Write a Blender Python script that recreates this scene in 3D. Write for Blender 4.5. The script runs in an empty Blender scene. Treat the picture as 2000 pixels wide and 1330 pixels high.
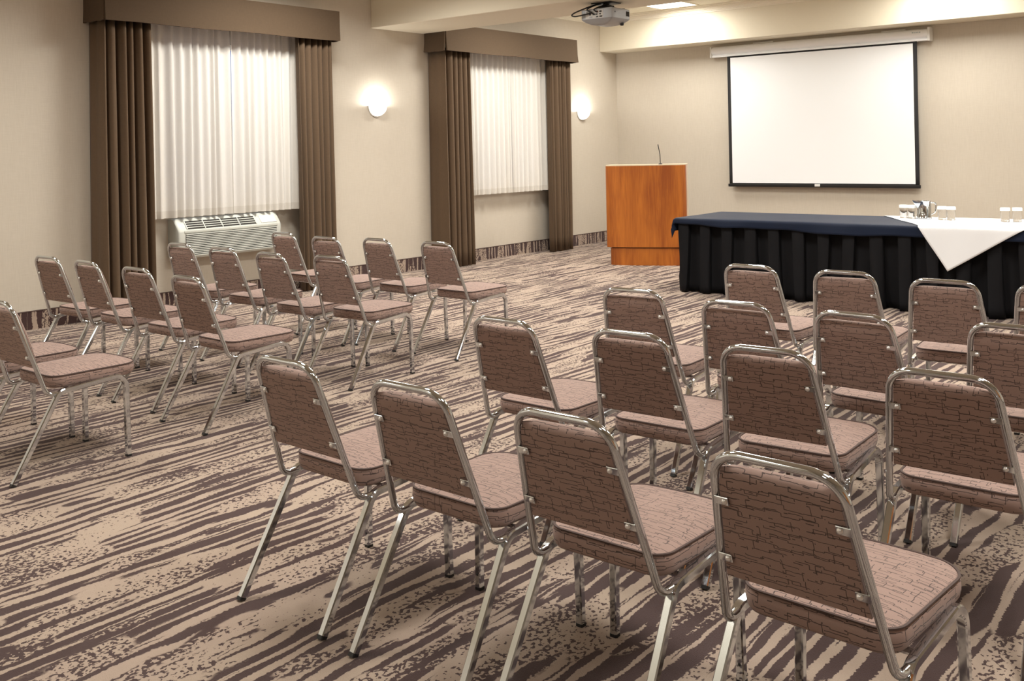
import bpy, bmesh, math, random
from mathutils import Vector, Matrix
random.seed(7)
C = bpy.context.scene.collection
SC = bpy.context.scene
PI = math.pi
R = math.radians

# ---------------------------------------------------------------- room sizes
XW, XR = -8.986, 3.2          # left wall, right wall
YF, YB = -4.5, 13.79          # wall behind the camera, back wall
ZC = 3.62                     # ceiling
BEAM1 = (8.308, 9.214, 3.055)
BEAM2 = (13.305, YB, 3.08)

# ---------------------------------------------------------------- camera
cam = bpy.data.cameras.new('camera')
co = bpy.data.objects.new('camera', cam); C.objects.link(co)
yaw, roll = R(39.228), R(-1.139)
fw = Vector((-math.sin(yaw), math.cos(yaw), 0)); rt = Vector((math.cos(yaw), math.sin(yaw), 0)); up = Vector((0, 0, 1))
r2 = rt*math.cos(roll) + up*math.sin(roll); u2 = up*math.cos(roll) - rt*math.sin(roll)
M = Matrix((r2, u2, -fw)).transposed().to_4x4(); M.translation = (0, 0, 1.55)
co.matrix_world = M
cam.sensor_width = 36.0; cam.lens = 36*1922.34/2000; cam.shift_y = -(665-288.57)/2000; cam.clip_start = 0.05
SC.camera = co

# ---------------------------------------------------------------- world (dusk sky outside the windows), exposure
w = bpy.data.worlds.new('world'); SC.world = w; w.use_nodes = True
bgn = w.node_tree.nodes['Background']; bgn.inputs[0].default_value = (.30, .48, 1, 1); bgn.inputs[1].default_value = .5
SC.view_settings.view_transform = 'Standard'; SC.view_settings.look = 'None'
SC.view_settings.gamma = 1; SC.view_settings.use_curve_mapping = False
SC.view_settings.exposure = 0.12
try:
    SC.cycles.use_denoising = True
    SC.cycles.max_bounces = 10; SC.cycles.diffuse_bounces = 6; SC.cycles.glossy_bounces = 5
    SC.cycles.sample_clamp_indirect = 6
except Exception: pass

# lamps behind the ceiling panels (the panels themselves are built in the ceiling section)
PANELS = [(x, y) for y in (12.48, 10.15, 6.4, 2.6, -1.6) for x in (-7.37, -3.6, .2)]  # second row is added to brighten the far sheers and screen wall
PANEL_W = 92.0
SCONCES = (8.37, 12.77)
for (x, y) in PANELS:
    l = bpy.data.lights.new('panel_lamp', 'AREA'); l.shape = 'RECTANGLE'; l.size = .58; l.size_y = 1.16
    l.energy = PANEL_W*{12.48: .56, 10.15: .80, 6.4: 1.1, 2.6: .56, -1.6: .15}[y]; l.color = (1, .965, .89); l.spread = R(180 if y == 12.48 else 160 if y in (10.15, 6.4) else 142)
    o = bpy.data.objects.new('panel_lamp', l); C.objects.link(o); o.location = (x, y, ZC-.035)
# added unseen spot behind the camera, brightens the wall the chrome legs reflect
l = bpy.data.lights.new('added_bounce_spot', 'SPOT'); l.energy = 2600; l.color = (1, .985, .95); l.spot_size = R(62); l.spot_blend = .7; l.shadow_soft_size = .1
o = bpy.data.objects.new('added_bounce_spot', l); C.objects.link(o); o.location = (-.5, -.6, 1.95)
o.rotation_euler = (Vector((-9, -3.4, 2.7))-Vector(o.location)).to_track_quat('-Z', 'Y').to_euler()
for y in SCONCES:
    l = bpy.data.lights.new('sconce_lamp', 'POINT'); l.energy = 12; l.color = (1, .97, .9); l.shadow_soft_size = .035
    o = bpy.data.objects.new('sconce_lamp', l); C.objects.link(o); o.location = (XW+.085, y, 2.10)

# ---------------------------------------------------------------- node helper
class S:
    def __init__(s, t, sock): s.t, s.k = t, sock
    def _m(s, op, *a):
        n = s.t.nodes.new('ShaderNodeMath'); n.operation = op
        for i, v in enumerate((s,)+a):
            if isinstance(v, S): s.t.links.new(v.k, n.inputs[i])
            else: n.inputs[i].default_value = v
        return S(s.t, n.outputs[0])
    def __add__(s, o): return s._m('ADD', o)
    def __sub__(s, o): return s._m('SUBTRACT', o)
    def __mul__(s, o): return s._m('MULTIPLY', o)
    def __truediv__(s, o): return s._m('DIVIDE', o)
    def floor(s): return s._m('FLOOR')
    def fract(s): return s._m('FRACT')
    def abs(s): return s._m('ABSOLUTE')
    def lt(s, o): return s._m('LESS_THAN', o)
    def gt(s, o): return s._m('GREATER_THAN', o)
    def mn(s, o): return s._m('MINIMUM', o)
    def mx(s, o): return s._m('MAXIMUM', o)
    def ss(s, a, b):
        n = s.t.nodes.new('ShaderNodeMapRange'); n.interpolation_type = 'SMOOTHSTEP'
        s.t.links.new(s.k, n.inputs[0]); n.inputs[1].default_value = a; n.inputs[2].default_value = b
        return S(s.t, n.outputs[0])

class T:
    """a material's node tree"""
    def __init__(s, name, rough=.6, metal=0.0, base=(.5, .5, .5)):
        s.m = bpy.data.materials.new(name); s.m.use_nodes = True; s.t = s.m.node_tree
        s.b = s.t.nodes['Principled BSDF']
        s.b.inputs['Roughness'].default_value = rough; s.b.inputs['Metallic'].default_value = metal
        s.b.inputs['Base Color'].default_value = (*base, 1)
    def coord(s, kind='Object'):
        n = s.t.nodes.new('ShaderNodeTexCoord'); return S(s.t, n.outputs[kind])
    def xyz(s, v):
        n = s.t.nodes.new('ShaderNodeSeparateXYZ'); s.t.links.new(v.k, n.inputs[0]); return [S(s.t, o) for o in n.outputs]
    def vec(s, *a):
        n = s.t.nodes.new('ShaderNodeCombineXYZ')
        for i, v in enumerate(a):
            if isinstance(v, S): s.t.links.new(v.k, n.inputs[i])
            else: n.inputs[i].default_value = v
        return S(s.t, n.outputs[0])
    def noise(s, v, scale=1, detail=2, rough=.5, dist=0):
        n = s.t.nodes.new('ShaderNodeTexNoise'); s.t.links.new(v.k, n.inputs['Vector'])
        n.inputs['Scale'].default_value = scale; n.inputs['Detail'].default_value = detail
        n.inputs['Roughness'].default_value = rough; n.inputs['Distortion'].default_value = dist
        return S(s.t, n.outputs[0])
    def white(s, v):
        n = s.t.nodes.new('ShaderNodeTexWhiteNoise'); n.noise_dimensions = '3D'; s.t.links.new(v.k, n.inputs['Vector'])
        return S(s.t, n.outputs['Value'])
    def mix(s, f, a, b):
        n = s.t.nodes.new('ShaderNodeMix'); n.data_type = 'RGBA'
        if isinstance(f, S): s.t.links.new(f.k, n.inputs[0])
        else: n.inputs[0].default_value = f
        for i, v in ((6, a), (7, b)):
            if isinstance(v, S): s.t.links.new(v.k, n.inputs[i])
            else: n.inputs[i].default_value = (*v, 1)
        return S(s.t, n.outputs[2])
    def color(s, v): s.t.links.new(v.k, s.b.inputs['Base Color']); return s
    def rough(s, v): s.t.links.new(v.k, s.b.inputs['Roughness']); return s
    def bump(s, h, strength=.3, dist=.002):
        n = s.t.nodes.new('ShaderNodeBump'); n.inputs['Strength'].default_value = strength; n.inputs['Distance'].default_value = dist
        s.t.links.new(h.k, n.inputs['Height']); s.t.links.new(n.outputs[0], s.b.inputs['Normal']); return s

def plain(name, base, rough=.6, metal=0.0, coat=0.0, var=.06, scale=30):
    m = T(name, rough, metal, base); n = m.noise(m.coord(), scale, 3)
    m.color(m.mix(n, [c*(1-var) for c in base], [c*(1+var) for c in base]))
    if coat: m.b.inputs['Coat Weight'].default_value = coat
    return m.m

# ---------------------------------------------------------------- materials
def carpet(name, swap=False, bias=0.0):
    m = T(name, .95); x, y, z = m.xyz(m.coord())
    u, v = (y, z) if swap else (x, y)
    p = m.vec(u, v, 0)
    j = (m.noise(p, 80, 2.5)-.5)*.017
    j2 = (m.noise(m.vec(u*1.0, v*1.0, 3.3), 5, 2)-.5)*.035
    uu = u+j+j2
    vv = v+(m.noise(m.vec(u, v, 7.7), 60, 1)-.5)*.05
    ph = uu*14+(m.noise(m.vec(u*1.7, vv*.40, 0), 1, 1.5, .5)-.5)*5.0+(m.noise(m.vec(u*7, vv*.9, 21), 1, 1.0, .5)-.5)*.9
    wid = (m.noise(m.vec(uu*12, vv*.95, 4), 1, 2.5, .6)-.5)*1.3+(.262+bias*3)
    thin = m.noise(m.vec(uu*40, vv*.9, 6), 1, 1.0, .5).ss(.640, .650)
    stripes = (((ph.fract()-.5).abs()-wid)*-1.0).ss(-.012, .012).mx(thin)
    mask = m.noise(m.vec(u*5.0+j*4, v*1.5, 9), 1, 2.0, .5).ss(.498, .515)
    sp = m.noise(m.vec(u+j*.6, v*.75, 2), 66, 1.5, .6)
    thick = m.noise(m.vec(u*9, v*1.6, 5), 1, 1.0)
    speck = (sp+(thick-.5)*.55).gt(.565)
    rib = m.noise(m.vec(uu*15, vv*.9, 13), 1, 1.0).gt(.60)
    dark = stripes*(mask*-1+1) + speck.mx(rib)*mask
    f = m.noise(p, 300, 3, .65); g = m.noise(p, 3, 2)
    lightc = m.mix(f, (.335, .256, .197), (.53, .422, .335))
    lightc = m.mix(g.ss(.35, .65)*.35, lightc, (.39, .29, .24))
    darkc = m.mix(f, (.039, .0205, .019), (.088, .048, .045))
    m.color(m.mix(dark, lightc, darkc))
    m.bump(f*1.6+dark*-.6, .8, .004)
    m.b.inputs['Specular IOR Level'].default_value = .1
    m.b.inputs['Sheen Weight'].default_value = .15
    return m.m

def wallpaper():
    m = T('wallpaper', .75); p = m.coord(); x, y, z = m.xyz(p)
    n1 = m.noise(m.vec(x*160, y*160, z*9), 1, 2); n2 = m.noise(m.vec(x*9, y*9, z*150), 1, 2); n3 = m.noise(p, 1.3, 3)
    k = n1*.4+n2*.3+n3*.3
    m.color(m.mix(k.ss(.15, .85), (.50, .447, .372), (.59, .538, .458)))
    m.bump(n1+n2, .12, .001); return m.m

def maze_fabric():
    m = T('maze_fabric', .78); u0, v0, _ = m.xyz(m.coord('UV'))
    info = m.t.nodes.new('ShaderNodeObjectInfo'); rnd = S(m.t, info.outputs['Random'])
    p = m.vec(u0, v0, 0)
    wob = (m.noise(p, 45, 2)-.5)*.0055
    u = u0+rnd*3.1+(m.noise(m.vec(u0, v0, 5), 30, 1)-.5)*.006; v = v0+wob+rnd*1.7
    def layer(h, wd, seed, keep, t, u=u, v=v):
        r = v/h; i = r.floor(); fr = r-i
        c = u/wd+m.white(m.vec(i, seed, 0))*7.0; j = c.floor(); fc = c-j
        o1 = m.white(m.vec(i, j, seed))*.62+.18; o0 = m.white(m.vec(i, j-1, seed))*.62+.18
        kp = m.white(m.vec(i, j, seed+50)).lt(keep)
        hl = (fr-o1).abs().lt(t/h)*kp
        vl = fc.lt(2.4*t/wd)*fr.gt(o1.mn(o0))*fr.lt(o1.mx(o0))*m.white(m.vec(i, j, seed+90)).lt(.95)
        return hl.mx(vl)
    ln = layer(.0215, .043, 1, .86, .0009).mx(layer(.031, .030, 2, .66, .0009)).mx(layer(.046, .021, 3, .22, .0010, v, u))
    f = m.noise(p, 700, 1); g = m.noise(p, 14, 2)
    base = m.mix(f*.6+g*.4, (.240, .155, .127), (.345, .235, .197))
    m.color(m.mix(ln*.88, base, (.036, .022, .021)))
    m.bump(f+ln*-.8, .25, .001)
    m.b.inputs['Sheen Weight'].default_value = .08
    return m.m

def chrome():
    m = T('chrome', .1, 1, (.66, .70, .735)); p = m.coord()
    m.rough(m.noise(p, 12, 2).ss(.3, .8)*.06+.06); return m.m

def drape(name, a, b):
    m = T(name, .85); p = m.coord(); x, y, z = m.xyz(p)
    n = m.noise(m.vec(x*300, y*300, z*25), 1, 2); n2 = m.noise(m.vec(x*20, y*20, z*300), 1, 2)
    m.color(m.mix(n*.6+n2*.4, a, b))
    m.bump(n+n2, .2, .001); m.b.inputs['Sheen Weight'].default_value = .05; return m.m

def sheer():
    m = T('sheer_fabric', .9, 0, (.83, .80, .75)); p = m.coord(); x, y, z = m.xyz(p)
    n = m.noise(m.vec(x*200, y*200, z*30), 1, 2)
    hem = z.lt(.988); col = m.mix(hem*.6, m.mix(n, (.85, .82, .76), (.92, .895, .845)), (.74, .70, .63)); m.color(col)
    tr = m.t.nodes.new('ShaderNodeBsdfTranslucent'); m.t.links.new(col.k, tr.inputs[0])
    mx = m.t.nodes.new('ShaderNodeMixShader'); mx.inputs[0].default_value = .28
    m.t.links.new(m.b.outputs[0], mx.inputs[1]); m.t.links.new(tr.outputs[0], mx.inputs[2])
    m.t.links.new(mx.outputs[0], m.t.nodes['Material Output'].inputs[0]); return m.m

def wood(name, a, b, rough=.35, coat=.25):
    m = T(name, rough); p = m.coord(); x, y, z = m.xyz(p)
    n = m.noise(m.vec(x*7, y*7, z*.9), 1, 4, .6, .6); n2 = m.noise(m.vec(x*90, y*90, z*4), 1, 3)
    n3 = m.noise(m.vec(x*2.5, y*2.5, z*1.2), 1, 2)
    m.color(m.mix((n*.5+n2*.25+n3*.25).ss(.32, .68), a, b)); m.b.inputs['Coat Weight'].default_value = coat
    m.b.inputs['Coat Roughness'].default_value = .2; return m.m

def emit(name, col, s):
    m = T(name, .5, 0, (.9, .9, .88)); m.b.inputs['Emission Color'].default_value = (*col, 1); m.b.inputs['Emission Strength'].default_value = s
    return m.m

def glass(name, col=(1, 1, 1), rough=.0):
    m = T(name, rough, 0, col); m.b.inputs['Transmission Weight'].default_value = 1; m.b.inputs['IOR'].default_value = 1.45; return m.m

def cloth(name, a, b, rough=.8, sheen=.2):
    m = T(name, rough); p = m.coord(); n = m.noise(p, 500, 2); n2 = m.noise(p, 5, 2)
    m.color(m.mix(n*.5+n2*.5, a, b)); m.bump(n, .15, .001); m.b.inputs['Sheen Weight'].default_value = sheen; return m.m

MT = dict(
    carpet=carpet('carpet'), carpet_base=carpet('carpet_base', True, .035), wall=wallpaper(),
    ceiling=plain('ceiling_paint', (.72, .665, .54), .8, var=.02), trim=plain('trim_paint', (.80, .75, .64), .5, var=.02),
    fabric=maze_fabric(), piping=plain('piping_cord', (.075, .045, .038), .7), chrome=chrome(), black=plain('black_plastic', (.012, .012, .013), .45),
    drape=drape('drape_fabric', (.084, .055, .034), (.146, .098, .062)), valance=drape('valance_fabric', (.064, .043, .027), (.110, .075, .047)), sheer=sheer(), wood=wood('cherry_veneer', (.25, .056, .005), (.50, .155, .018), .4, .06), maple=wood('maple_edge', (.55, .42, .28), (.68, .55, .40), .3),
    doorwood=wood('door_veneer', (.42, .14, .03), (.62, .26, .07)),
    white=plain('white_plastic', (.78, .78, .74), .4, var=.02), offwhite=plain('ac_plastic', (.58, .60, .555), .45, var=.02), dark=plain('dark_recess', (.02, .018, .016), .8),
    screen=plain('screen_fabric', (.84, .865, .895), .85, var=.005, scale=2), blackcloth=plain('screen_border', (.018, .018, .02), .8),
    enamel=plain('white_enamel', (.88, .90, .93), .3, var=.01), clear=glass('clear_plastic', (.92, .90, .86), .15),
    navy=cloth('navy_cloth', (.005, .0088, .022), (.009, .0165, .040), .6, .05), black_cloth=cloth('black_skirting', (.0045, .0045, .0055), (.010, .010, .012), .75, .0),
    linen=cloth('white_linen', (.76, .78, .81), (.84, .86, .89), .8, .1), glass=glass('drinking_glass'), pane=glass('window_glass'),
    paper=plain('paper_lid', (.90, .90, .88), .7, var=.02), silver=plain('silver_paint', (.34, .355, .375), .42, .2, var=.02), port=plain('port_white', (.62, .62, .60), .5),
    diffuser=emit('diffuser', (1, .96, .88), 5.0), sconce=emit('sconce_glass', (1, .97, .90), 1.6), red=plain('port_red', (.20, .035, .03), .5),
    label=plain('grey_lettering', (.30, .40, .44), .6), screw=plain('screw_steel', (.92, .92, .91), .3, .75, var=.02), satin=plain('satin_metal', (.62, .60, .57), .35, 1), tag=plain('tag_white', (.75, .75, .73), .5),
    sill=plain('window_vinyl', (.75, .74, .72), .4))

for k in ('black_cloth', 'navy', 'drape', 'valance'): MT[k].node_tree.nodes['Principled BSDF'].inputs['Specular IOR Level'].default_value = .15

# ---------------------------------------------------------------- mesh helpers
class MB:
    def __init__(s): s.v, s.f, s.uv = [], [], {}
    def add(s, vs, fs):
        o = len(s.v); s.v += [tuple(p) for p in vs]; s.f += [tuple(i+o for i in f) for f in fs]; return o
    def box(s, a, b, bev=0.0, seg=1, rot=None):
        bm = bmesh.new(); bmesh.ops.create_cube(bm, size=1)
        for q in bm.verts: q.co = Vector(((a[i]+b[i])/2+q.co[i]*(b[i]-a[i]) for i in range(3)))
        if bev: bmesh.ops.bevel(bm, geom=bm.edges[:], offset=bev, segments=seg, affect='EDGES', profile=.5)
        if rot: bmesh.ops.transform(bm, matrix=rot, verts=bm.verts)
        bm.verts.index_update(); s.add([q.co for q in bm.verts], [[q.index for q in f.verts] for f in bm.faces]); bm.free(); return s
    def prism(s, poly, axis, a, b):
        """poly in the two other axes (in xyz order), extruded along axis from a to b"""
        n = len(poly); vs = []
        for t in (a, b):
            for p in poly:
                q = list(p); q.insert(axis, t); vs.append(q)
        fs = [tuple(range(n))[::-1], tuple(range(n, 2*n))]+[(i, (i+1) % n, n+(i+1) % n, n+i) for i in range(n)]
        s.add(vs, fs); return s
    def tube(s, pts, sec, closed=False, caps=True, normal=None):
        pts = [Vector(p) for p in pts]; n = len(pts); k = len(sec); T_ = []
        for i in range(n):
            a = pts[i-1] if (i or closed) else pts[0]; b = pts[(i+1) % n] if (i < n-1 or closed) else pts[-1]
            T_.append((b-a).normalized())
        nrm = Vector(normal) if normal else (Vector((0, 0, 1)) if abs(T_[0].z) < .9 else Vector((1, 0, 0)))
        vs = []
        for i in range(n):
            t = T_[i]
            if normal: nrm = Vector(normal)
            nrm = (nrm-t*nrm.dot(t)).normalized(); bn = t.cross(nrm)
            vs += [pts[i]+nrm*a+bn*b for a, b in sec]
        fs = []
        for i in range(n if closed else n-1):
            for j in range(k):
                q = (i+1) % n
                fs.append((i*k+j, i*k+(j+1) % k, q*k+(j+1) % k, q*k+j))
        if caps and not closed: fs += [tuple(range(k))[::-1], tuple(range((n-1)*k, n*k))]
        s.add(vs, fs); return s
    def lathe(s, prof, c=(0, 0, 0), n=24, a0=0, a1=2*PI):
        full = abs(a1-a0-2*PI) < 1e-6; m = n if full else n+1; vs = []; k = len(prof)
        for i in range(m):
            a = a0+(a1-a0)*i/n
            vs += [(c[0]+r*math.cos(a), c[1]+r*math.sin(a), c[2]+z) for r, z in prof]
        fs = []
        for i in range(n):
            q = (i+1) % m
            for j in range(k-1): fs.append((i*k+j, q*k+j, q*k+j+1, i*k+j+1))
        s.add(vs, fs); return s
    def grid(s, rows, closed=False):
        m = len(rows[0]); o = s.add([p for r in rows for p in r], [])
        for i in range(len(rows)-1):
            for j in range(m if closed else m-1):
                q = (j+1) % m; s.f.append((o+i*m+j, o+i*m+q, o+(i+1)*m+q, o+(i+1)*m+j))
        return s
    def mesh(s, name, mat, smooth=True, ang=40, uv=None, merge=True):
        me = bpy.data.meshes.new(name); me.from_pydata(s.v, [], s.f)
        if uv:
            l = me.uv_layers.new(name='UVMap')
            for lp in me.loops: l.data[lp.index].uv = uv[lp.vertex_index]
        bm = bmesh.new(); bm.from_mesh(me)
        if merge and not uv: bmesh.ops.remove_doubles(bm, verts=bm.verts, dist=1e-5)
        bmesh.ops.recalc_face_normals(bm, faces=bm.faces)
        bm.to_mesh(me); bm.free(); me.materials.append(mat)
        if smooth:
            me.shade_smooth(); me.set_sharp_from_angle(angle=R(ang))
        return me

def obj(name, mb, mat, parent=None, smooth=True, ang=40, uv=None, label=None, loc=None):
    me = mb if isinstance(mb, bpy.types.Mesh) else mb.mesh(name, mat if not isinstance(mat, str) else MT[mat], smooth, ang, uv)
    o = bpy.data.objects.new(name, me); C.objects.link(o)
    if parent: o.parent = parent
    if label: o['label'] = label
    if loc: o.location = loc
    return o
def tag(o, label, cat, group=None):
    o['label'] = label; o['category'] = cat
    if group: o['group'] = group
    return o
def thing(name, label, cat, loc=(0, 0, 0), rz=0, group=None):
    o = bpy.data.objects.new(name, None); C.objects.link(o); o.location = loc; o.rotation_euler = (0, 0, rz); o.empty_display_size = .1
    return tag(o, label, cat, group)
def struct(name, mb, mat, parent=None, **k):
    o = obj(name, mb, mat, parent, **k)
    if not parent: o['kind'] = 'structure'
    return o
def dup(root):
    r = root.copy(); C.objects.link(r)
    for ch in root.children:
        c = ch.copy(); C.objects.link(c); c.parent = r
        for g in ch.children:
            d = g.copy(); C.objects.link(d); d.parent = c
    return r
def circ(r, n=12): return [(r*math.cos(2*PI*i/n), r*math.sin(2*PI*i/n)) for i in range(n)]
def rsq(h, c, n=2):
    out = []
    for q, (sx, sy) in enumerate(((1, 1), (-1, 1), (-1, -1), (1, -1))):
        for i in range(n+1):
            a = PI/2*q+PI/2*i/n; out.append((sx*(h-c)+c*math.cos(a), sy*(h-c)+c*math.sin(a)))
    return out
def fillet(pts, rad, n=7):
    pts = [Vector(p) for p in pts]; out = [pts[0]]; marks = []
    for i in range(1, len(pts)-1):
        p, a, b = pts[i], (pts[i-1]-pts[i]).normalized(), (pts[i+1]-pts[i]).normalized()
        ang = a.angle(b); d = rad[i-1]/math.tan(ang/2); c = p+(a+b).normalized()*(rad[i-1]/math.sin(ang/2))
        s, e = p+a*d, p+b*d; th = PI-ang; ax = (s-c).cross(e-c).normalized(); marks.append(len(out))
        for k in range(n+1): out.append(c+Matrix.Rotation(th*k/n, 3, ax) @ (s-c))
    out.append(pts[-1]); return out, marks

# ---------------------------------------------------------------- room shell
struct('floor', MB().box((XW-.2, YF-.2, -.1), (XR+.2, YB+.2, 0)), 'carpet', smooth=False)
struct('ceiling', MB().box((XW-.2, YF-.2, ZC), (XR+.2, YB+.2, ZC+.15)), 'ceiling', smooth=False)
WIN = ((5.36, 6.92, .955, 2.72), (9.98, 11.50, .955, 2.72))
mb = MB(); y = YF-.2
for a, b, z0, z1 in sorted(WIN):
    mb.box((XW-.2, y, 0), (XW, a, ZC)); mb.box((XW-.2, a, 0), (XW, b, z0)); mb.box((XW-.2, a, z1), (XW, b, ZC)); y = b
mb.box((XW-.2, y, 0), (XW, YB+.2, ZC))
struct('wall_left', mb, 'wall', smooth=False)
struct('wall_back', MB().box((XW, YB, 0), (XR+.2, YB+.2, ZC)), 'wall', smooth=False)
struct('wall_right', MB().box((XR, YF, 0), (XR+.2, YB, ZC)), 'wall', smooth=False)
struct('wall_front', MB().box((XW, YF-.2, 0), (XR+.2, YF, ZC)), 'wall', smooth=False)
for n, (y0, y1, z0) in (('trim_1', BEAM1), ('trim_2', BEAM2)):          # the two dropped ceiling beams
    struct(n, MB().box((XW, y0, z0), (XR, y1, ZC), .006), 'ceiling', smooth=False)
# stepped crown mouldings in the ceiling bay between the beams
cp = [(0, 0), (0, -.10), (.016, -.10), (.018, -.082), (.030, -.078), (.034, -.060), (.060, -.056), (.064, -.034), (.095, -.030), (.098, -.014), (.130, -.012), (.132, 0)]
struct('trim_3', MB().prism([(BEAM2[0]-d, ZC+z) for d, z in cp], 0, XW, XR), 'trim', smooth=False)
struct('trim_4', MB().prism([(XW+d, ZC+z) for d, z in cp], 1, BEAM1[1], BEAM2[0]), 'trim', smooth=False)
BH = .16
for n, a, b in (('baseboard_left', (XW, YF, 0), (XW+.012, YB, BH)), ('baseboard_right', (XR-.012, YF, 0), (XR, YB, BH))):
    o = struct(n, MB().box(a, b), 'carpet_base', smooth=False)
    struct('edge_strip', MB().box((a[0], a[1], BH), (b[0]+.003, b[1], BH+.008)), 'piping', o, smooth=False)
o = struct('baseboard_back', MB().box((XW, YB-.012, 0), (XR, YB, BH)), carpet('carpet_back'), smooth=False)
struct('edge_strip', MB().box((XW, YB-.015, BH), (XR, YB, BH+.008)), 'piping', o, smooth=False)
# windows: frame, sash bars and panes
for i, (a, b, z0, z1) in enumerate(WIN):
    fr = MB(); t = .055; xa, xb = XW-.14, XW-.07
    for q in (((xa, a, z0), (xb, b, z0+t)), ((xa, a, z1-t), (xb, b, z1)), ((xa, a, z0), (xb, a+t, z1)), ((xa, b-t, z0), (xb, b, z1)), ((xa, (a+b)/2-.03, z0), (xb, (a+b)/2+.03, z1))): fr.box(*q, .004)
    wn = struct('window_%d' % (i+1), fr, 'sill', smooth=False)
    for s0, s1 in ((a+t, (a+b)/2-.03), ((a+b)/2+.03, b-t)):
        obj('pane', MB().box((XW-.108, s0, z0+t), (XW-.100, s1, z1-t)), 'pane', wn, smooth=False)
    obj('window_sill', MB().box((XW-.07, a, z0-.0), (XW+.005, b, z0+.02), .004), 'sill', wn, smooth=False)
# double wooden door in the right wall (its colour is seen in the chrome)
dr = struct('door_1', MB().box((XR-.03, .6, 0), (XR+.001, 2.7, 2.15)), 'doorwood', smooth=False)
for y0 in (.68, 1.67):
    lf = obj('door_leaf', MB().box((XR-.055, y0, .01), (XR-.03, y0+.95, 2.08), .004), 'doorwood', dr, smooth=False)
    obj('door_handle', MB().tube([(XR-.055, y0+(.88 if y0 < 1 else .07), 1.0), (XR-.11, y0+(.88 if y0 < 1 else .07), 1.0), (XR-.11, y0+(.76 if y0 < 1 else .19), 1.0)], circ(.011, 8)), 'satin', lf)

# ---------------------------------------------------------------- ceiling light panels
def light_panel(x, y, label):
    t = thing('ceiling_light', label, 'ceiling light', (x, y, ZC), 0, 'recessed ceiling light panels')
    f = MB(); w_, h_ = .325, .605
    for a, b in (((-w_, -h_, -.012), (w_, -h_+.03, 0)), ((-w_, h_-.03, -.012), (w_, h_, 0)), ((-w_, -h_, -.012), (-w_+.03, h_, 0)), ((w_-.03, -h_, -.012), (w_, h_, 0))): f.box(a, b, .003)
    obj('light_frame', f, 'trim', t, smooth=False)
    obj('diffuser', MB().box((-w_+.03, -h_+.03, -.008), (w_-.03, h_-.03, -.001)), 'diffuser', t, smooth=False)
    return t
for i, (x, y) in enumerate(PANELS):
    rw = ('nearest the screen wall', 'added above the table', 'over the farthest chairs', 'over the nearest chairs', 'behind the camera')[i//3]
    light_panel(x, y, 'glowing recessed ceiling panel between the two beams, above the lectern' if i == 0 else 'recessed ceiling panel %s, %s of its row, out of view' % (rw, ('window side', 'middle', 'door side')[i % 3]))

# ---------------------------------------------------------------- chair
LN = .313                                      # lean of the back: dy/dz
def yb(z): return -.114-LN*(z-.581)
cl = math.hypot(1, LN); UPV = Vector((0, -LN/cl, 1/cl)); NV = Vector((0, 1/cl, LN/cl))   # up along the back, forward normal
def wt(z): return .196+.122*(.475-z)          # half width of the tube frame

def outline(wr, wf, y0, y1, rr, rf, bow, n=7):
    """rounded trapezoid seen from above, counter-clockwise, with outward normals"""
    P = [Vector((-wr, y0, 0)), Vector((wr, y0, 0)), Vector((wf, y1, 0)), Vector((-wf, y1, 0))]
    pts = []
    for i, r in enumerate((rr, rr, rf, rf)):
        p = P[i]; a = (P[i-1]-p).normalized(); b = (P[(i+1) % 4]-p).normalized(); ang = a.angle(b)
        d = r/math.tan(ang/2); c = p+(a+b).normalized()*(r/math.sin(ang/2)); s = p+a*d; e = p+b*d
        ax = (s-c).cross(e-c).normalized(); th = PI-ang
        arc = [c+Matrix.Rotation(th*k/n, 3, ax) @ (s-c) for k in range(n+1)]
        if pts:
            q = pts[-1]
            pts += [q.lerp(arc[0], k/5) for k in range(1, 5)]
        pts += arc
    pts += [pts[-1].lerp(pts[0], k/5) for k in range(1, 5)]
    for p in pts: p.y += bow*(max(0, (p.y-y0)/(y1-y0))**3)*(1-(p.x/wf)**2)
    m = len(pts); nr = []
    for i in range(m):
        t = (pts[(i+1) % m]-pts[i-1]).normalized(); nr.append(Vector((t.y, -t.x, 0)))
    return pts, nr

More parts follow.
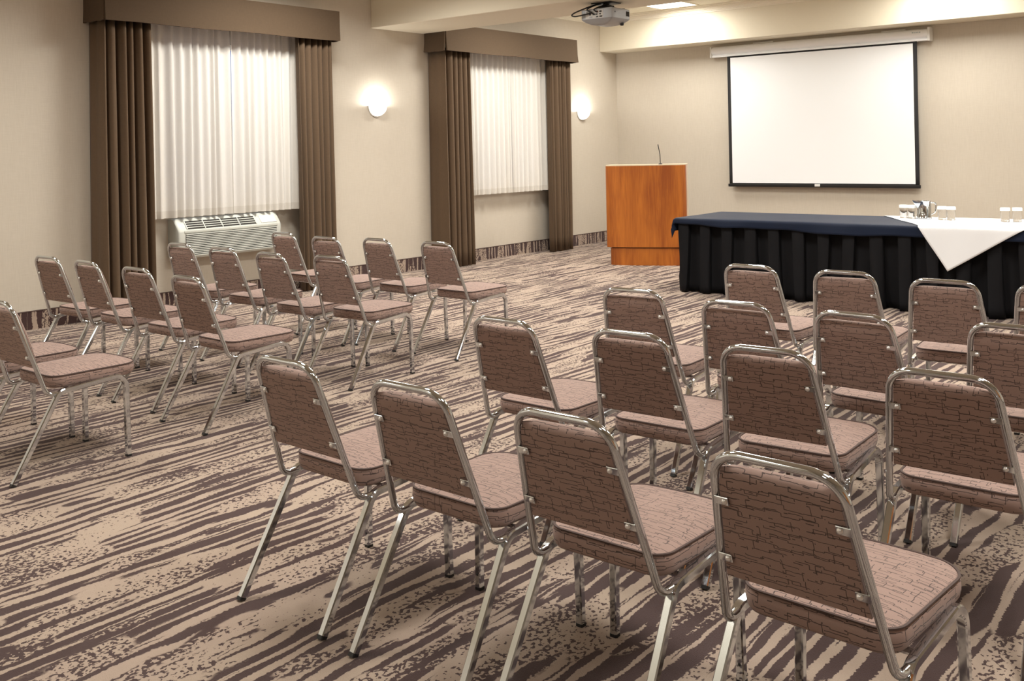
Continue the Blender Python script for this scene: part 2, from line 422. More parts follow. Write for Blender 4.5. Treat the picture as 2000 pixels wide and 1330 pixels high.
def chair_meshes():
    D = {}
    # seat cushion
    pts, nr = outline(.193, .208, -.012, .432, .062, .078, .022); m = len(pts); cx, cy = 0, .22
    rings = [(-.030, .412, .065), (-.008, .414, .055), (-.001, .424, .045), (.003, .442, .030), (.002, .462, .012), (-.002, .470, .002), (-.007, .474, -.006)]
    mb = MB(); uv = []; per = [0]
    for i in range(m): per.append(per[-1]+(pts[(i+1) % m]-pts[i]).length)
    for off, z, arc in rings:                     # boxing: pattern runs round the side
        for i in range(m+1):
            q = pts[i % m]+nr[i % m]*off; mb.v.append((q.x, q.y, z)); uv.append((per[i]+.37, -arc-.3))
    for i in range(len(rings)-1):
        for j in range(m): mb.f.append((i*(m+1)+j, i*(m+1)+j+1, (i+1)*(m+1)+j+1, (i+1)*(m+1)+j))
    mb.f.append(tuple(range(m))[::-1]); b0 = len(mb.v); off, z, arc = rings[-1]
    for p, n in zip(pts, nr):
        q = p+n*off; mb.v.append((q.x, q.y, z)); uv.append((q.x, q.y))
    for s, z in ((.90, .478), (.78, .482), (.6, .486), (.35, .489)):
        for p in pts: mb.v.append((cx+(p.x-cx)*s, cy+(p.y-cy)*s, z)); uv.append((mb.v[-1][0], mb.v[-1][1]))
    for i in range(4):
        for j in range(m): mb.f.append((b0+i*m+j, b0+i*m+(j+1) % m, b0+(i+1)*m+(j+1) % m, b0+(i+1)*m+j))
    mb.v.append((cx, cy, .490)); uv.append((cx, cy)); c = len(mb.v)-1
    for j in range(m): mb.f.append((b0+4*m+j, b0+4*m+(j+1) % m, c))
    D['seat'] = mb.mesh('seat', MT['fabric'], True, 60, uv)
    D['piping'] = MB().tube([p+n*-.001+Vector((0, 0, .4725)) for p, n in zip(pts, nr)], circ(.0038, 6), closed=True).mesh('piping', MT['piping'])
    # backrest pad: profile loop in (s along lean, n forward), K columns across
    s0, s1 = 0.0, .293; O = Vector((0, yb(.530)+.004, .530))
    prof = [(0, 0), (.05, 0), (.10, 0), (.15, 0), (.20, 0), (.245, -.001), (.268, .001), (.284, .008), (.2925, .019), (.290, .032), (.278, .041), (.25, .046), (.20, .050), (.14, .052), (.08, .050), (.03, .044), (.008, .034), (0, .020)]
    K = 14; mb = MB(); uv = []; cols = [-1+2*k/K for k in range(K+1)]
    # arc lengths
    L = [0]
    for i in range(1, len(prof)): L.append(L[-1]+math.dist(prof[i], prof[i-1]))
    for c in cols:
        for (s, n), l in zip(prof, L):
            hw = .1735-.112*s
            x = c*hw; e = abs(c)
            nn = n*(1-.42*max(0, (e-.55)/.45)**2.2) if n > .012 else n
            ss = s-(.004*e**8 if s > .25 else 0)+.004*(s > .24)
            q = O+UPV*ss+NV*nn; mb.v.append((x, q.y, q.z)); uv.append((x, l))
    k = len(prof)
    for i in range(K):
        for j in range(k): mb.f.append((i*k+j, i*k+(j+1) % k, (i+1)*k+(j+1) % k, (i+1)*k+j))
    mb.f += [tuple(range(k))[::-1], tuple(range(K*k, (K+1)*k))]
    D['backrest'] = mb.mesh('backrest', MT['fabric'], True, 50, uv)
    # back frame: inverted U of round tube, both ends curling forward to the leg joints
    y_ = lambda z: yb(z)+.010
    path = [(-.209, .020, .394), (-.205, y_(.392), .392), (-wt(.851), y_(.851), .851), (wt(.851), y_(.851), .851), (.205, y_(.392), .392), (.209, .020, .394)]
    pp, _ = fillet(path, (.045, .076, .076, .045), 8)
    D['back_frame'] = MB().tube(pp, circ(.0112, 14), normal=None).mesh('back_frame', MT['chrome'], True, 60)
    # bracket + screw (right upper drawn at its place; left is mirrored)
    for nm, ws, zs in (('up', .137, .731), ('lo', .157, .581)):
        for sd in (-1, 1):
            p0 = Vector((sd*ws, yb(zs)-.0015, zs)); x1 = sd*(wt(zs)-.002)
            mb = MB(); rows = []
            a, b = min(sd*(ws-.010), x1), max(sd*(ws-.010), x1)
            bm = MB().box((a, -.0018, -.0105), (b, .0018, .0105), .0012)
            mb.add([Vector((q[0], p0.y, p0.z))+UPV*q[2]+NV*q[1] for q in bm.v], bm.f)
            D['bracket', nm, sd] = mb.mesh('bracket', MT['chrome'], True, 30)
            mb = MB(); pr = [(0, .0062), (.0035, .0058), (.0068, .0036), (.0082, 0), (.0082, -.001)]
            l = MB().lathe(pr, n=10)
            mb.add([p0+Vector((1, 0, 0))*q[0]+UPV*q[1]-NV*(q[2]+.0015) for q in l.v], l.f)
            D['screw', nm, sd] = mb.mesh('screw', MT['screw'], True, 50)
    # side frames: rear leg, rail and front leg bent from one rounded square tube each
    for sd in (-1, 1):
        path = [(sd*.2195, -.2185, .007), (sd*.211, .012, .399), (sd*.212, .360, .423), (sd*.219, .363, .006)]
        pp, mk = fillet(path, (.052, .062), 8); sec = rsq(.0127, .0036, 1)
        e1 = mk[0]+8; b2 = mk[1]
        D['leg', 'rear', sd] = MB().tube(pp[:e1+1], sec, normal=(1, 0, 0)).mesh('leg', MT['chrome'], True, 25)
        D['rail', sd] = MB().tube(pp[e1:b2+1], sec, normal=(1, 0, 0)).mesh('side_rail', MT['chrome'], True, 25)
        D['leg', 'front', sd] = MB().tube(pp[b2:], sec, normal=(1, 0, 0)).mesh('leg', MT['chrome'], True, 25)
        g = MB().tube([(sd*.2195, -.2225, 0), (sd*.2192, -.2165, .011)], rsq(.0131, .003, 1), normal=(1, 0, 0))
        for i, v in enumerate(g.v): g.v[i] = (v[0], v[1], max(v[2], 0.0))
        D['glide', 'rear', sd] = g.mesh('glide', MT['black'])
        D['glide', 'front', sd] = MB().tube([(sd*.219, .363, 0), (sd*.219, .363, .010)], rsq(.0131, .003, 1), normal=(1, 0, 0)).mesh('glide', MT['black'])
        mb = MB()
        for z in (.055, .30):
            l = MB().lathe([(0, .0022), (.0045, .0015), (.006, 0)], n=8)
            mb.add([(sd*.2185+q[0], .363-.0122-q[2], z+q[1]) for q in l.v], l.f)
        D['plug', sd] = mb.mesh('hole_plug', MT['black'])
    for i, y in enumerate((.07, .31)):
        D['bar', i] = MB().tube([(-.211, y, .402+.02*y), (.211, y, .402+.02*y)], circ(.009, 8)).mesh('crossbar', MT['chrome'])
    return D
D = chair_meshes()
def make_chair():
    t = thing('stacking_chair', 'chair', 'chair')
    s = obj('seat', D['seat'], None, t); obj('piping', D['piping'], None, s, label='dark brown piping')
    obj('backrest', D['backrest'], None, t); bf = obj('back_frame', D['back_frame'], None, t)
    for nm in ('up', 'lo'):
        for sd in (-1, 1):
            b = obj('bracket', D['bracket', nm, sd], None, t); obj('screw', D['screw', nm, sd], None, b)
    for sd in (-1, 1):
        for e in ('rear', 'front'):
            l = obj('leg', D['leg', e, sd], None, t); obj('glide', D['glide', e, sd], None, l, label='black plastic glide')
            if e == 'front': obj('hole_plug', D['plug', sd], None, l)
        obj('side_rail', D['rail', sd], None, t)
    for i in (0, 1): obj('crossbar', D['bar', i], None, t)
    return t
POS = ('at the aisle end', 'second from the aisle', 'third from the aisle', 'fourth from the aisle')
RIGHT = [[(-2.496, 5.357, -.8), (-1.973, 5.353, 5), (-1.436, 5.268, 2.5), (-.955, 5.32, 0)],
         [(-2.58, 4.219, 4.2), (-1.984, 4.127, 1.7), (-1.444, 4.108, -3.4), (-.871, 4.165, 0)],
         [(-2.568, 3.245, -.4), (-1.998, 3.286, 1.8), (-1.462, 3.292, 2.9), (-.873, 3.248, 0)],
         [(-2.685, 2.246, -1.1), (-2.087, 2.228, -.5), (-1.526, 2.233, -.7), (-.916, 2.199, -2.8)]]
LEFT = [[(-5.105, 5.515, -.1), (-5.724, 5.488, -.9), (-6.243, 5.395, 3.4), (-6.927, 5.511, -.6)],
        [(-5.08, 4.459, 2), (-5.6, 4.376, .1), (-6.272, 4.447, 1.7), (-6.887, 4.481, 1.6)],
        [(-4.98, 3.334, -1.1), (-5.649, 3.406, 1.2), (-6.314, 3.437, -1.4), (-6.878, 3.438, 2.9)],
        [(-4.989, 2.301, .2), (-5.56, 2.29, 1)]]
RR = ('row nearest the skirted table', 'second row from the skirted table', 'third row from the skirted table', 'row nearest the camera')
LR = ('row farthest from the camera', 'second farthest row from the camera', 'third farthest row from the camera', 'row nearest the camera')
first = make_chair(); used = False
for blk, rows, rn, bl in (('right', RIGHT, RR, 'right'), ('left', LEFT, LR, 'window-side')):
    for row, nm in zip(rows, rn):
        for (x, y, a), ps in zip(row, POS):
            c = dup(first) if used else first; used = True
            c.location = (x, y, 0); c.rotation_euler = (0, 0, R(a))
            tag(c, 'brown chrome-framed chair, %s block, %s, %s' % (bl, nm, ps), 'chair', 'stacking chairs in the %s block' % bl)

# ---------------------------------------------------------------- drapes, sheers, valances
def curtain(y0, y1, z0, z1, d0, amp, folds, seed, edge=None, flare=1.0, lean=0.0, rows=14, per=14):
    """hanging sheet of pleats parallel to the left wall; edge = -1/+1 adds a return to the wall at that end"""
    rnd = random.Random(seed); n = int(folds*per); ph = [rnd.uniform(-.5, .5) for _ in range(int(folds)+3)]; am = [rnd.uniform(.7, 1.2) for _ in range(int(folds)+3)]
    ws = [rnd.uniform(.55, 1.5) for _ in range(int(folds)+2)]
    cum = [0]
    for q in ws: cum.append(cum[-1]+q)
    def warp(s):
        q = int(s); return cum[q]+(s-q)*ws[q]
    tot = warp(folds); R_ = []
    for k in range(rows+1):
        t = k/rows; z = z1+(z0-z1)*t; r = []
        yc = (y0+y1)/2
        for i in range(n+1):
            s = i/n*folds; q = int(s); f = s-q
            p_ = ph[q]*(1-f)+ph[q+1]*f; a_ = am[q]*(1-f)+am[q+1]*f
            wv = math.cos(2*PI*s+p_*t*1.6); wv = (2*((1+wv)/2)**.33-1 if edge else math.copysign(abs(wv)**.8, wv))
            d = d0+amp*a_*wv*(.75+.35*t)
            y = y0+(y1-y0)*warp(s)/tot
            y = yc+(y-yc)*(1+(flare-1)*t)+lean*t + .006*math.sin(s*2.1+seed+t*2)
            r.append((XW+max(d, .012), y, z))
        if edge:
            e = r[0] if edge < 0 else r[-1]
            ex = [(XW+.015+(e[0]-XW-.015)*j/6, e[1]+(.012*math.sin(j*1.9+seed)+edge*.010*t)*(0 if j == 6 else 1), z) for j in range(6)]
            r = ex+r if edge < 0 else r+ex[::-1]
        R_.append(r)
    return MB().grid(R_)
def cloth_obj(name, mb, mat, th, parent=None):
    o = obj(name, mb, mat, parent, True, 80)
    if th:
        s = o.modifiers.new('thickness', 'SOLIDIFY'); s.thickness = th; s.offset = 0
    return o
VAL = ((4.652, 7.476, 2.805, 3.145), (9.241, 12.145, 2.812, 3.155))
wn = ('window above the wall air conditioner', 'window between the two wall sconces')
def valance(i):
    y0, y1, z0, z1 = VAL[i]; d = .375; fl = .022 if i == 1 else .008; th = .022
    t = thing('valance', 'brown fabric box valance over the %s' % wn[i], 'valance', (XW, (y0+y1)/2, z0)); yc = (y0+y1)/2
    def slab(a, b, nrm):
        """vertical board from a to b (x,y) whose bottom edge flares outward"""
        m = MB(); P = []
        for z, f in ((z0, fl), (z0+.12, fl*.35), (z1, 0)):
            for k in range(9):
                q = Vector(a).lerp(Vector(b), k/8); sag = .004*math.sin(k*1.7+i) if z == z0 else 0
                P.append((q, z+sag-z0, f))
        for off in (0, -th):
            for q, z, f in P: m.v.append((q.x+nrm[0]*(f+off)-XW, q.y+nrm[1]*(f+off)-yc, z))
        N = 27
        for r in range(2):
            for k in range(8):
                a_ = r*9+k; m.f += [(a_, a_+1, a_+10, a_+9), (N+a_, N+a_+9, N+a_+10, N+a_+1)]
        ed = list(range(9))+[17, 26]+list(range(25, 17, -1))+[9]
        for k in range(len(ed)): p, q = ed[k], ed[(k+1) % len(ed)]; m.f.append((p, N+p, N+q, q))
        return m
    obj('front_panel', slab((XW+d, y0+.014), (XW+d, y1+.004), (1, 0)), 'valance', t, True, 30)
    obj('end_panel', slab((XW+.005, y0), (XW+d-.010, y0), (0, -1)), 'valance', t, True, 30)
    obj('end_panel', slab((XW+.005, y1), (XW+d-.024, y1), (0, 1)), 'valance', t, True, 30)
    obj('top_board', MB().box((.005, y0-yc+.02, z1-z0-.02), (d-.02, y1-yc-.02, z1-z0-.002)), 'drape', t, smooth=False)
    rd = MB()
    for dx in (.12, .25): rd.tube([(dx, y0-yc+.03, z1-z0-.26), (dx, y1-yc-.03, z1-z0-.26)], circ(.011, 8))
    obj('curtain_rail', rd, 'satin', t)
for i in (0, 1): valance(i)
#            y0     y1     folds seed edge flare lean
DR = (((4.70, 5.185, 5.6, 3, -1, 1.03, -.008), (6.95, 7.43, 6.2, 5, 1, .98, .0)),
      ((9.315, 9.80, 5.4, 11, -1, 1.06, .005), (11.55, 12.085, 6.3, 8, 1, .94, -.01)))
for i in (0, 1):
    for k in (0, 1):
        y0, y1, nf, sd, e, fl, ln = DR[i][k]
        o = cloth_obj('drape', curtain(y0, y1, .012, 2.868, .250, .066, nf, sd, e, fl, ln), 'drape', .005)
        tag(o, 'brown pleated floor-length drape at the %s side of the %s' % (('left', 'right')[k], wn[i]), 'curtain', 'brown pleated drapes')
SH = (((5.06, 6.165, 11, 21), (6.172, 7.13, 10, 22)), ((9.70, 10.815, 11, 23), (10.822, 11.76, 10, 24)))
for i in (0, 1):
    for k in (0, 1):
        y0, y1, nf, sd = SH[i][k]
        mb = curtain(y0, y1, .915, 2.868, .125, .030, nf, sd, None, 1, 0, 12, 10)
        o = cloth_obj('sheer_curtain', mb, 'sheer', 0)
        tag(o, 'white sheer curtain, %s half of the pair at the %s' % (('left', 'right')[k], wn[i]), 'curtain', 'white sheer curtains')

# ---------------------------------------------------------------- wall sconces
for i, y in enumerate(SCONCES):
    t = thing('wall_sconce', ('lit white bowl sconce on the wall between the two windows', 'lit white bowl sconce near the back corner beyond the second window')[i], 'wall lamp', (XW, y, 2.10), 0, 'lit wall sconces')
    # half bowl open at the top, standing off the wall
    mb = MB(); rows = []
    for k in range(9):
        b = PI/2*k/8; rr_ = .128*math.cos(b); zz = -.128*math.sin(b)
        rows.append([(.012+max(rr_, .002)*math.sin(PI*a/16)*.95, -max(rr_, .002)*math.cos(PI*a/16), zz) for a in range(17)])
    mb.grid(rows); o = obj('glass_bowl', mb, 'sconce', t, True, 80)
    s = o.modifiers.new('thickness', 'SOLIDIFY'); s.thickness = .005; s.offset = -1
    mb = MB(); rim = [(.0, -.142*math.cos(PI*a/16), -.142*math.sin(PI*a/16)) for a in range(17)]
    n = len(rim); mb.v = rim+[(.012, p[1], p[2]) for p in rim]
    mb.f = [tuple(range(n)), tuple(range(n, 2*n))[::-1]]+[(k, k+1, n+k+1, n+k) for k in range(n-1)]+[(n-1, 0, n, 2*n-1)]
    obj('back_plate', mb, 'satin', t, True, 30)
    obj('bulb', MB().lathe([(0, .035), (.012, .03), (.017, .015), (.012, 0), (.01, -.035), (0, -.036)], (.06, 0, -.055), 12), 'sconce', t)

# ---------------------------------------------------------------- air conditioner under the first window
ax0, ay0, ay1 = XW, 5.49, 6.745
t = thing('air_conditioner', 'off-white wall air conditioner with louvred front below the sheer curtains', 'air conditioner', (ax0, ay0, .5)); LW = ay1-ay0
pr = [(0, 0), (.185, 0), (.197, .012), (.200, .262), (.195, .285), (.115, .380), (.095, .395), (.07, .402), (0, .402)]
mb = MB(); ycs = [(0, .93), (.008, .965), (.022, .99), (.045, 1.0), (LW-.045, 1.0), (LW-.022, .99), (LW-.008, .965), (LW, .93)]
rows = [[(p[0]*(s if p[0] > .02 else 1), yy, .201+(p[1]-.201)*(1-(1-s)*.4)) for p in pr] for yy, s in ycs]
mb.grid(rows, True); k = len(pr); mb.f += [tuple(range(k)), tuple(range((len(ycs)-1)*k, len(ycs)*k))[::-1]]
obj('housing', mb, 'offwhite', t, True, 50)
obj('louvre_recess', MB().box((.196, .075, .022), (.2012, LW-.065, .252)), 'dark', t, smooth=False)
for i in range(13):
    z = .024+i*.0178
    m = MB(); m.prism([(.199, z+.002), (.212, z), (.212, z+.0085), (.199, z+.0105)], 1, .075, LW-.065)
    obj('slat', m, 'offwhite', t, smooth=False)
obj('front_rail', MB().box((.198, .06, .256), (.206, LW-.055, .284), .004, 2), 'offwhite', t)
A, B = Vector((.1905, 0, .2905)), Vector((.122, 0, .3725)); sl = (B-A); nn = Vector((-sl.z, 0, sl.x)).normalized()
if nn.x < 0: nn = -nn
def slope(u0, u1, ya, yb_, h0, h1, bev=0):
    m = MB(); b = MB().box((u0, ya, h0), (u1, yb_, h1), bev)
    m.add([A+sl*q[0]+nn*q[2]+Vector((0, q[1], 0)) for q in b.v], b.f); return m
g0, g1 = .10, .955
obj('grille_recess', slope(.02, .98, g0, g1-.02, .0005, .002), 'dark', t, smooth=False)
for i in range(5):
    yy = g0+(g1-.02-g0)*i/4; obj('grille_rib', slope(0, 1, yy-.005, yy+.005, .0, .007), 'offwhite', t, smooth=False)
for i in range(3):
    u = .22+.26*i; obj('vane', slope(u-.035, u+.035, g0, g1-.02, .001, .0055), 'offwhite', t, smooth=False)
obj('control_flap', slope(.06, .97, g1+.045, LW-.055, 0, .007, .003), 'white', t, True, 40)

# ---------------------------------------------------------------- projection screen on the back wall
sx0, sx1 = -7.19, -3.955; sy = YB
t = thing('projection_screen', 'wide white pull-down projection screen with black border on the back wall', 'screen', (-5.52, sy, .89))
def sc(x, y, z): return (x+5.52, y-sy, z-.89)
hp = [(-.012, 2.872), (-.012, 3.036)]+[(-.052-.092*math.sin(a), 2.967+.069*math.cos(a)) for a in [PI*k/12 for k in range(0, 11)]]+[(-.118, 2.894), (-.118, 2.872)]
obj('housing', MB().prism([sc(0, sy+a, b)[1:] for a, b in hp], 0, sx0+.03+5.52, sx1-.02+5.52), 'enamel', t, True, 35)
obj('end_cap', MB().box(sc(sx0, sy-.135, 2.868), sc(sx0+.03, sy-.01, 3.034), .006), 'tag', t)
obj('end_cap', MB().box(sc(sx1-.022, sy-.150, 2.862), sc(sx1+.012, sy-.008, 3.046), .005), 'tag', t)
for x in (-6.35, -4.45): obj('wall_bracket', MB().box(sc(x-.16, sy-.06, 3.036), sc(x+.16, sy-.002, 3.052), .003), 'tag', t)
FY = sy-.10
rows = []
for k in range(15):
    tt = k/14; z = 2.875-(2.875-.93)*tt
    rows.append([sc(-6.915+2.79*i/20, FY-.004*math.sin(i*.9)*tt**3, z) for i in range(21)])
mb = MB().grid(rows); o = obj('border_cloth', mb, 'blackcloth', t)
s = o.modifiers.new('thickness', 'SOLIDIFY'); s.thickness = .002; s.offset = 0
rows = []
for k in range(21):
    tt = k/20; z = 2.847-(2.847-.952)*tt
    rows.append([sc(-6.862+2.684*i/30, FY-.0035-.004*math.sin((i*2/3)*.9)*((2.875-z)/1.945)**3, z) for i in range(31)])
obj('screen_surface', MB().grid(rows), 'screen', t)
obj('bottom_bar', MB().tube([sc(-6.93, FY, .917), sc(-4.112, FY, .917)], [(.022, .008), (.018, .013), (-.014, .013), (-.022, .009), (-.022, -.009), (-.014, -.013), (.018, -.013), (.022, -.008)], normal=(0, 0, 1)), 'black', t, True, 30)
obj('pull_tab', MB().box(sc(-5.575, FY-.020, .908), sc(-5.495, FY-.010, .942), .003), 'tag', t)
lb = MB(); x = -4.175
for wd in (.022, .016, .020, .016, .018):
    lb.box(sc(x-.0, sy-.1425, 2.977), sc(x+wd*.72, sy-.1385, 2.992)); x += .024
obj('nameplate', lb, 'label', t, smooth=False)

# ---------------------------------------------------------------- lectern
t = thing('lectern', 'bow-fronted cherry wood lectern with gooseneck microphone beside the skirted table', 'lectern', (-7.17, 10.69, 0), math.atan2(.44, .898))
LWd = 1.035
def bow(x, B=.11, e=3.6): return -B*max(0, 1-abs(2*x/LWd-1)**e)**(1/e)+.06
xs = [LWd/2*(1-math.cos(PI*i/28)) for i in range(29)]
def shell(ins, z0, z1, th, back):
    k = (LWd-2*ins)/LWd
    fr = [(ins+x*k, bow(x)+ins*.6) for x in xs]
    po = [(fr[0][0], back)]+fr+[(fr[-1][0], back)]
    inn = [(po[-1][0]-th, back)]+[(max(ins+th, min(LWd-ins-th, p[0])), p[1]+th) for p in fr[::-1]]+[(po[0][0]+th, back)]
    return MB().prism(po+inn, 2, z0, z1)
obj('front_panel', shell(0, .235, 1.285, .022, .13), 'wood', t, True, 40)
obj('base', shell(.045, 0, .222, .03, .42), 'wood', t, True, 40)
obj('base_groove', shell(.06, .222, .235, .03, .40), 'dark', t, True, 40)
for x0 in (0, LWd-.022): obj('side_panel', MB().box((x0, .13, .235), (x0+.022, .50, 1.285), .002), 'maple', t, smooth=False, label='pale wood side panel')
tp = [(x, bow(x)) for x in xs]+[(LWd, .50), (0, .50)]
obj('top', MB().prism(tp, 2, 1.285, 1.297), 'maple', t, True, 30, label='pale wood top edge')
obj('shelf', MB().box((.022, .09, .70), (LWd-.022, .48, .722)), 'wood', t, smooth=False)
mic, _ = fillet([(.70, .20, 1.297), (.695, .20, 1.43), (.672, .20, 1.555)], (.2,), 5)
o = obj('gooseneck_microphone', MB().tube(mic, circ(.0055, 8)).lathe([(0, .012), (.022, .010), (.026, 0)], (.70, .20, 1.297), 14), 'black', t, label='thin dark gooseneck microphone')

# ---------------------------------------------------------------- skirted table and cloths
TX0, TX1, TY0, TY1, TZ = -5.20, -1.52, 9.15, 10.10, .775
t = thing('banquet_table', 'long banquet table with black box-pleated skirt in front of the screen', 'table', ((TX0+TX1)/2, (TY0+TY1)/2, 0)); ox, oy = (TX0+TX1)/2, (TY0+TY1)/2
obj('tabletop', MB().box((TX0-ox, TY0-oy, TZ-.025), (TX1-ox, TY1-oy, TZ), .004), 'doorwood', t, smooth=False)
for x in (TX0+.12, ox-.05, ox+.05, TX1-.12):
    for y in (TY0+.1, TY1-.1): obj('leg', MB().tube([(x-ox, y-oy, 0), (x-ox, y-oy, TZ-.025)], circ(.015, 8)), 'satin', t)
def skirt():
    """box pleats run round the table edge"""
    per = []; pitch = .245
    W, H = TX1-TX0, TY1-TY0; tot = 2*(W+H); n = int(tot/pitch); pitch = tot/n
    prof = [(0, .0), (.050, .003), (.095, .0), (.106, -.006), (.108, -.030), (.100, -.070), (.118, -.086), (.172, -.080), (.226, -.086), (.246, -.070), (.238, -.030), (.240, -.006)]
    s = []
    for i in range(n):
        for a, d in prof: s.append((i*pitch+a*pitch/.245, d, i, a))
    def pos(q):
        q %= tot
        for ln, p, dr_, nr_ in ((W, (TX0, TY0), (1, 0), (0, -1)), (H, (TX1, TY0), (0, 1), (1, 0)), (W, (TX1, TY1), (-1, 0), (0, 1)), (H, (TX0, TY1), (0, -1), (-1, 0))):
            if q <= ln: return p[0]+dr_[0]*q, p[1]+dr_[1]*q, nr_
            q -= ln
    rnd = random.Random(4); jit = [(rnd.uniform(-1, 1), rnd.uniform(.4, 1.3)) for _ in range(n+1)]
    rows = []
    for k in range(11):
        tt = k/10; z = TZ-.012-(TZ-.016)*tt; r = []
        for q, d, i, a in s:
            j, g = jit[i]
            x, y, nr_ = pos(q+.035*j*tt**1.5+(.055-a)*(.42 if a < .115 else 0)*tt*g+.004*math.sin(q*9+tt*3))
            e = d*(1+.1*g*tt)+.034+.030*tt*g*math.sin(2*PI*a/.245+j*2)*tt
            r.append((x+nr_[0]*e-ox, y+nr_[1]*e-oy, z+.010*(1-g)*tt*tt))
        rows.append(r)
    return MB().grid(rows, True)
sk = obj('table_skirt', skirt(), 'black_cloth', t, True, 50, label='black box-pleated cloth skirt')
s = sk.modifiers.new('thickness', 'SOLIDIFY'); s.thickness = .003; s.offset = 1
def drape_point(x, y, z0, out=.045, wav=0.0, hard=.012):
    """lay an unfolded cloth point over the table: what overhangs the edges hangs down"""
    fx = fy = 0.0; dx = dy = 0.0
    x0, x1, y0, y1 = TX0-out, TX1+out, TY0-out, TY1+out
    if x < x0: dx = x0-x; fx = -1
    if x > x1: dx = x-x1; fx = 1
    if y < y0: dy = y0-y; fy = -1
    if y > y1: dy = y-y1; fy = 1
    cx, cy = min(max(x, x0), x1), min(max(y, y0), y1)
    h = math.hypot(dx, dy) if dx and dy else dx+dy
    if dx and dy: h = (dx+dy)*1.12
    def ease(d): return hard*(1-math.exp(-d/hard)) if d else 0
    fl = .38*min(dx, dy)
    edge = min(cx-x0, x1-cx, cy-y0, y1-cy); sag = .006*math.exp(-max(edge, 0)/.02)
    return (cx+fx*(ease(dx)+.05*dx+wav*dx+fl), cy+fy*(ease(dy)+.04*dy+wav*dy+fl), z0-sag-max(0, h-ease(h)*.5))
def sheet(o, a, b, na, nb, la, lb, z, wav):
    rows = []
    for i in range(na+1):
        r = []
        for j in range(nb+1):
            p = Vector(o)+Vector(a)*(la*i/na)+Vector(b)*(lb*j/nb)
            q = drape_point(p.x, p.y, z+.0015*math.sin(p.x*7+p.y*3)*math.sin(p.y*9-p.x*2), .045, wav*math.sin(p.x*6.3+1)+wav*.6*math.sin(p.x*15))
            r.append(q)
        rows.append(r)
    return MB().grid(rows)
NX, NY = 190, 64
rows = []
for i in range(NX+1):
    x = TX0-.045-.14+(TX1-TX0+.09+.28)*i/NX; f = (x-TX0)/(TX1-TX0)
    hang = .062+.045*min(1, max(0, f*2.2))+.006*math.sin(x*5)+.004*math.sin(x*13)
    r = []
    for j in range(NY+1):
        y = TY0-.045-hang+(TY1-TY0+.09+.1+hang)*j/NY
        r.append(drape_point(x, y, TZ+.006+.001*math.sin(x*8)*math.sin(y*9), .045, .10*math.sin(x*5.1+.5)+.05*math.sin(x*12)))
    rows.append(r)
nv = cloth_obj('tablecloth', MB().grid(rows), 'navy', .002)
tag(nv, 'navy blue cloth topper draped over the skirted table', 'tablecloth')
tip = Vector((-2.512, 9.105-.385-.012)); a_ = Vector((-.535, .845)).normalized(); b_ = Vector((a_.y, -a_.x))
wl = cloth_obj('tablecloth', sheet(tip, a_, b_, 90, 90, 1.72, 1.72, TZ+.0125, .05), 'linen', .0016)
# a little slack so that the white cloth lies outside the navy one
for v in wl.data.vertices:
    if v.co.y < TY0-.04: v.co.y -= .024
    if v.co.y > TY1+.04: v.co.y += .024
tag(wl, 'white square tablecloth laid diagonally, its corner hanging over the front', 'tablecloth')
CZ = TZ+.0145

# ---------------------------------------------------------------- pitcher and tumblers
t = thing('water_pitcher', 'polished steel water pitcher between the tumblers on the white cloth', 'pitcher', (-2.935, 9.86, CZ))
obj('body', MB().lathe([(0, 0), (.068, 0), (.070, .006), (.066, .012), (.0645, .10), (.061, .165), (.063, .170), (.060, .170), (.058, .163), (.061, .10), (.062, .012), (0, .010)], n=32), 'chrome', t, True, 35)
sp = Matrix.Rotation(R(180+39), 3, 'Z')
pts = []
rows = []
for k in range(9):
    f = k/8; r_ = .040*(1-f)**.8+.0008; d_ = .092*(1-f)**.9+.001; zt = .171+.009*f*f
    rows.append([sp @ Vector((.044+.070*f, -r_*math.cos(PI*a/12), zt-d_*math.sin(PI*a/12))) for a in range(13)])
mb = MB().grid(rows, True); mb.f.append(tuple(range(8*13, 9*13)))
obj('spout', mb, 'chrome', t, True, 60)
hd = Matrix.Rotation(R(39), 3, 'Z')
hp, _ = fillet([hd @ Vector(p) for p in ((.060, 0, .150), (.118, 0, .155), (.110, 0, .055), (.062, 0, .035))], (.025, .03), 6)
obj('handle', MB().tube(hp, circ(.006, 8)), 'chrome', t)
GL = ((-3.123, 9.85, 'leftmost on the white cloth'), (-3.045, 9.846, "tucked under the pitcher's spout"), (-2.744, 9.768, "next to the pitcher's handle"), (-2.655, 9.735, "second to the right of the pitcher"),
      (-2.197, 9.765, 'left one of the far right pair'), (-2.105, 9.805, 'right one of the far right pair'))
def tumbler():
    t = thing('tumbler', 'x', 'glass')
    obj('glass_body', MB().lathe([(0, 0), (.034, 0), (.036, .004), (.0385, .105), (.0375, .105), (.0345, .016), (0, .013)], n=24), 'glass', t, True, 40)
    obj('paper_lid', MB().lathe([(0, .127), (.038, .127), (.042, .122), (.0425, .099), (.0405, .099), (.040, .106), (0, .106)], n=24), 'paper', t, True, 40, label='white pleated paper lid')
    return t
gfirst = tumbler()
for i, (x, y, lb_) in enumerate(GL):
    g = gfirst if i == 0 else dup(gfirst)
    g.location = (x, y, CZ); tag(g, 'clear tumbler with white paper lid, '+lb_, 'glass', 'lidded tumblers on the white cloth')

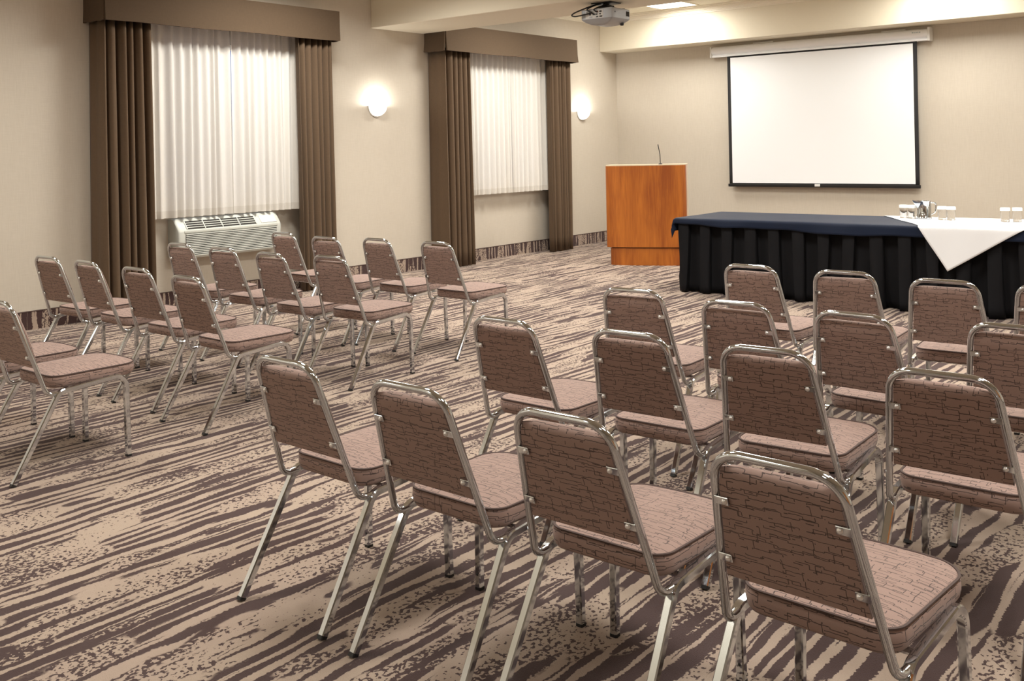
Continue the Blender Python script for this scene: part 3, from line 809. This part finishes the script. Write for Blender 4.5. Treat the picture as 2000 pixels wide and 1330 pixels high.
# ---------------------------------------------------------------- projector under the first beam
t = thing('projector', 'silver projector hung by a black mount under the nearer ceiling beam', 'projector', (-5.775, 8.68, 2.875))
hx, hy = .195, .178
rows = []
for k, (s, z) in enumerate(((.30, -.060), (.55, -.050), (.80, -.028), (.965, -.006), (1, .002), (1, .098), (.985, .104), (.6, .106))):
    r = []
    r = [((p.x)*s, (p.y)*(s if s > .9 else .35+.65*s), z) for p in outline(hx, hx, -hy, hy, .022, .03, .0, 4)[0]]
    rows.append(r)
mb = MB().grid(rows, True); m_ = len(rows[0]); mb.f += [tuple(range(m_)), tuple(range(7*m_, 8*m_))]
obj('casing', mb, 'silver', t, True, 18)
cpn = obj('connector_panel', MB().box((-.135, -hy-.002, .008), (.085, -hy+.004, .092), .002), 'port', t, smooth=False, label='white connector panel')
rnd = random.Random(2)
for i in range(5):
    for j in range(3):
        x = -.125+i*.042; z = .014+j*.026
        if rnd.random() < .93:
            wd = rnd.choice((.016, .026, .034)); obj('port', MB().box((x, -hy-.006, z), (x+wd, -hy-.001, z+.013)), rnd.choice(('dark', 'dark', 'silver', 'red', 'black')), cpn, smooth=False)
obj('vent', MB().box((hx-.003, .09, .03), (hx+.0015, .15, .082)), 'dark', t, smooth=False, label='dark grey side vent')
obj('sensor', MB().lathe([(0, .004), (.007, .003), (.007, 0)], n=10), 'black', t).matrix_local = Matrix.Translation((hx-.001, -.12, .06)) @ Matrix.Rotation(R(90), 4, 'Y')
obj('lens', MB().lathe([(0, 0), (.042, 0), (.046, .01), (.046, .035), (.038, .035), (.036, .02), (0, .018)], n=20), 'black', t).matrix_local = Matrix.Translation((-.06, hy-.012, .045)) @ Matrix.Rotation(R(-90), 4, 'X')
obj('foot', MB().lathe([(0, -.018), (.016, -.016), (.022, 0), (.022, .01)], (.135, .10, -.045), 12), 'black', t)
mt = MB().box((-.10, -.09, .104), (.12, .09, .116), .003).box((-.06, -.05, .116), (.08, .05, .15), .006).box((-.12, -.10, .168), (.13, .10, .180), .003)
mt.tube([(.01, 0, .14), (.01, 0, .172)], circ(.035, 14))
for x, y in ((-.15, -.10), (.16, -.10), (-.15, .12), (.16, .12)): mt.tube([(0, 0, .112), (x, y, .108)], rsq(.010, .003, 1), normal=(0, 0, 1))
obj('mount', mt, 'black', t, True, 30, label='black ceiling mount with arms')
for pth in ([(-.02, -.05, .17), (-.06, -.13, .150), (-.10, -.22, .115), (-.21, -.26, .075), (-.26, -.25, .052), (-.22, -.23, .040), (-.10, -.20, .055), (-.06, -.185, .060)],
            [(-.05, -.04, .175), (-.11, -.11, .14), (-.10, -.20, .10), (-.05, -.21, .07), (-.03, -.185, .05)],
            [(.03, -.06, .15), (.0, -.16, .115), (-.01, -.205, .09), (.02, -.185, .065)]):
    P = [Vector(p) for p in pth]; Q = []
    for i in range(len(P)-1):
        p0, p1, p2, p3 = P[max(i-1, 0)], P[i], P[i+1], P[min(i+2, len(P)-1)]
        for k in range(6):
            u = k/6; Q.append(.5*((2*p1)+(p2-p0)*u+(2*p0-5*p1+4*p2-p3)*u*u+(3*p1-p0-3*p2+p3)*u**3))
    Q.append(P[-1]); obj('cable', MB().tube(Q, circ(.0075, 6)), 'black', t)
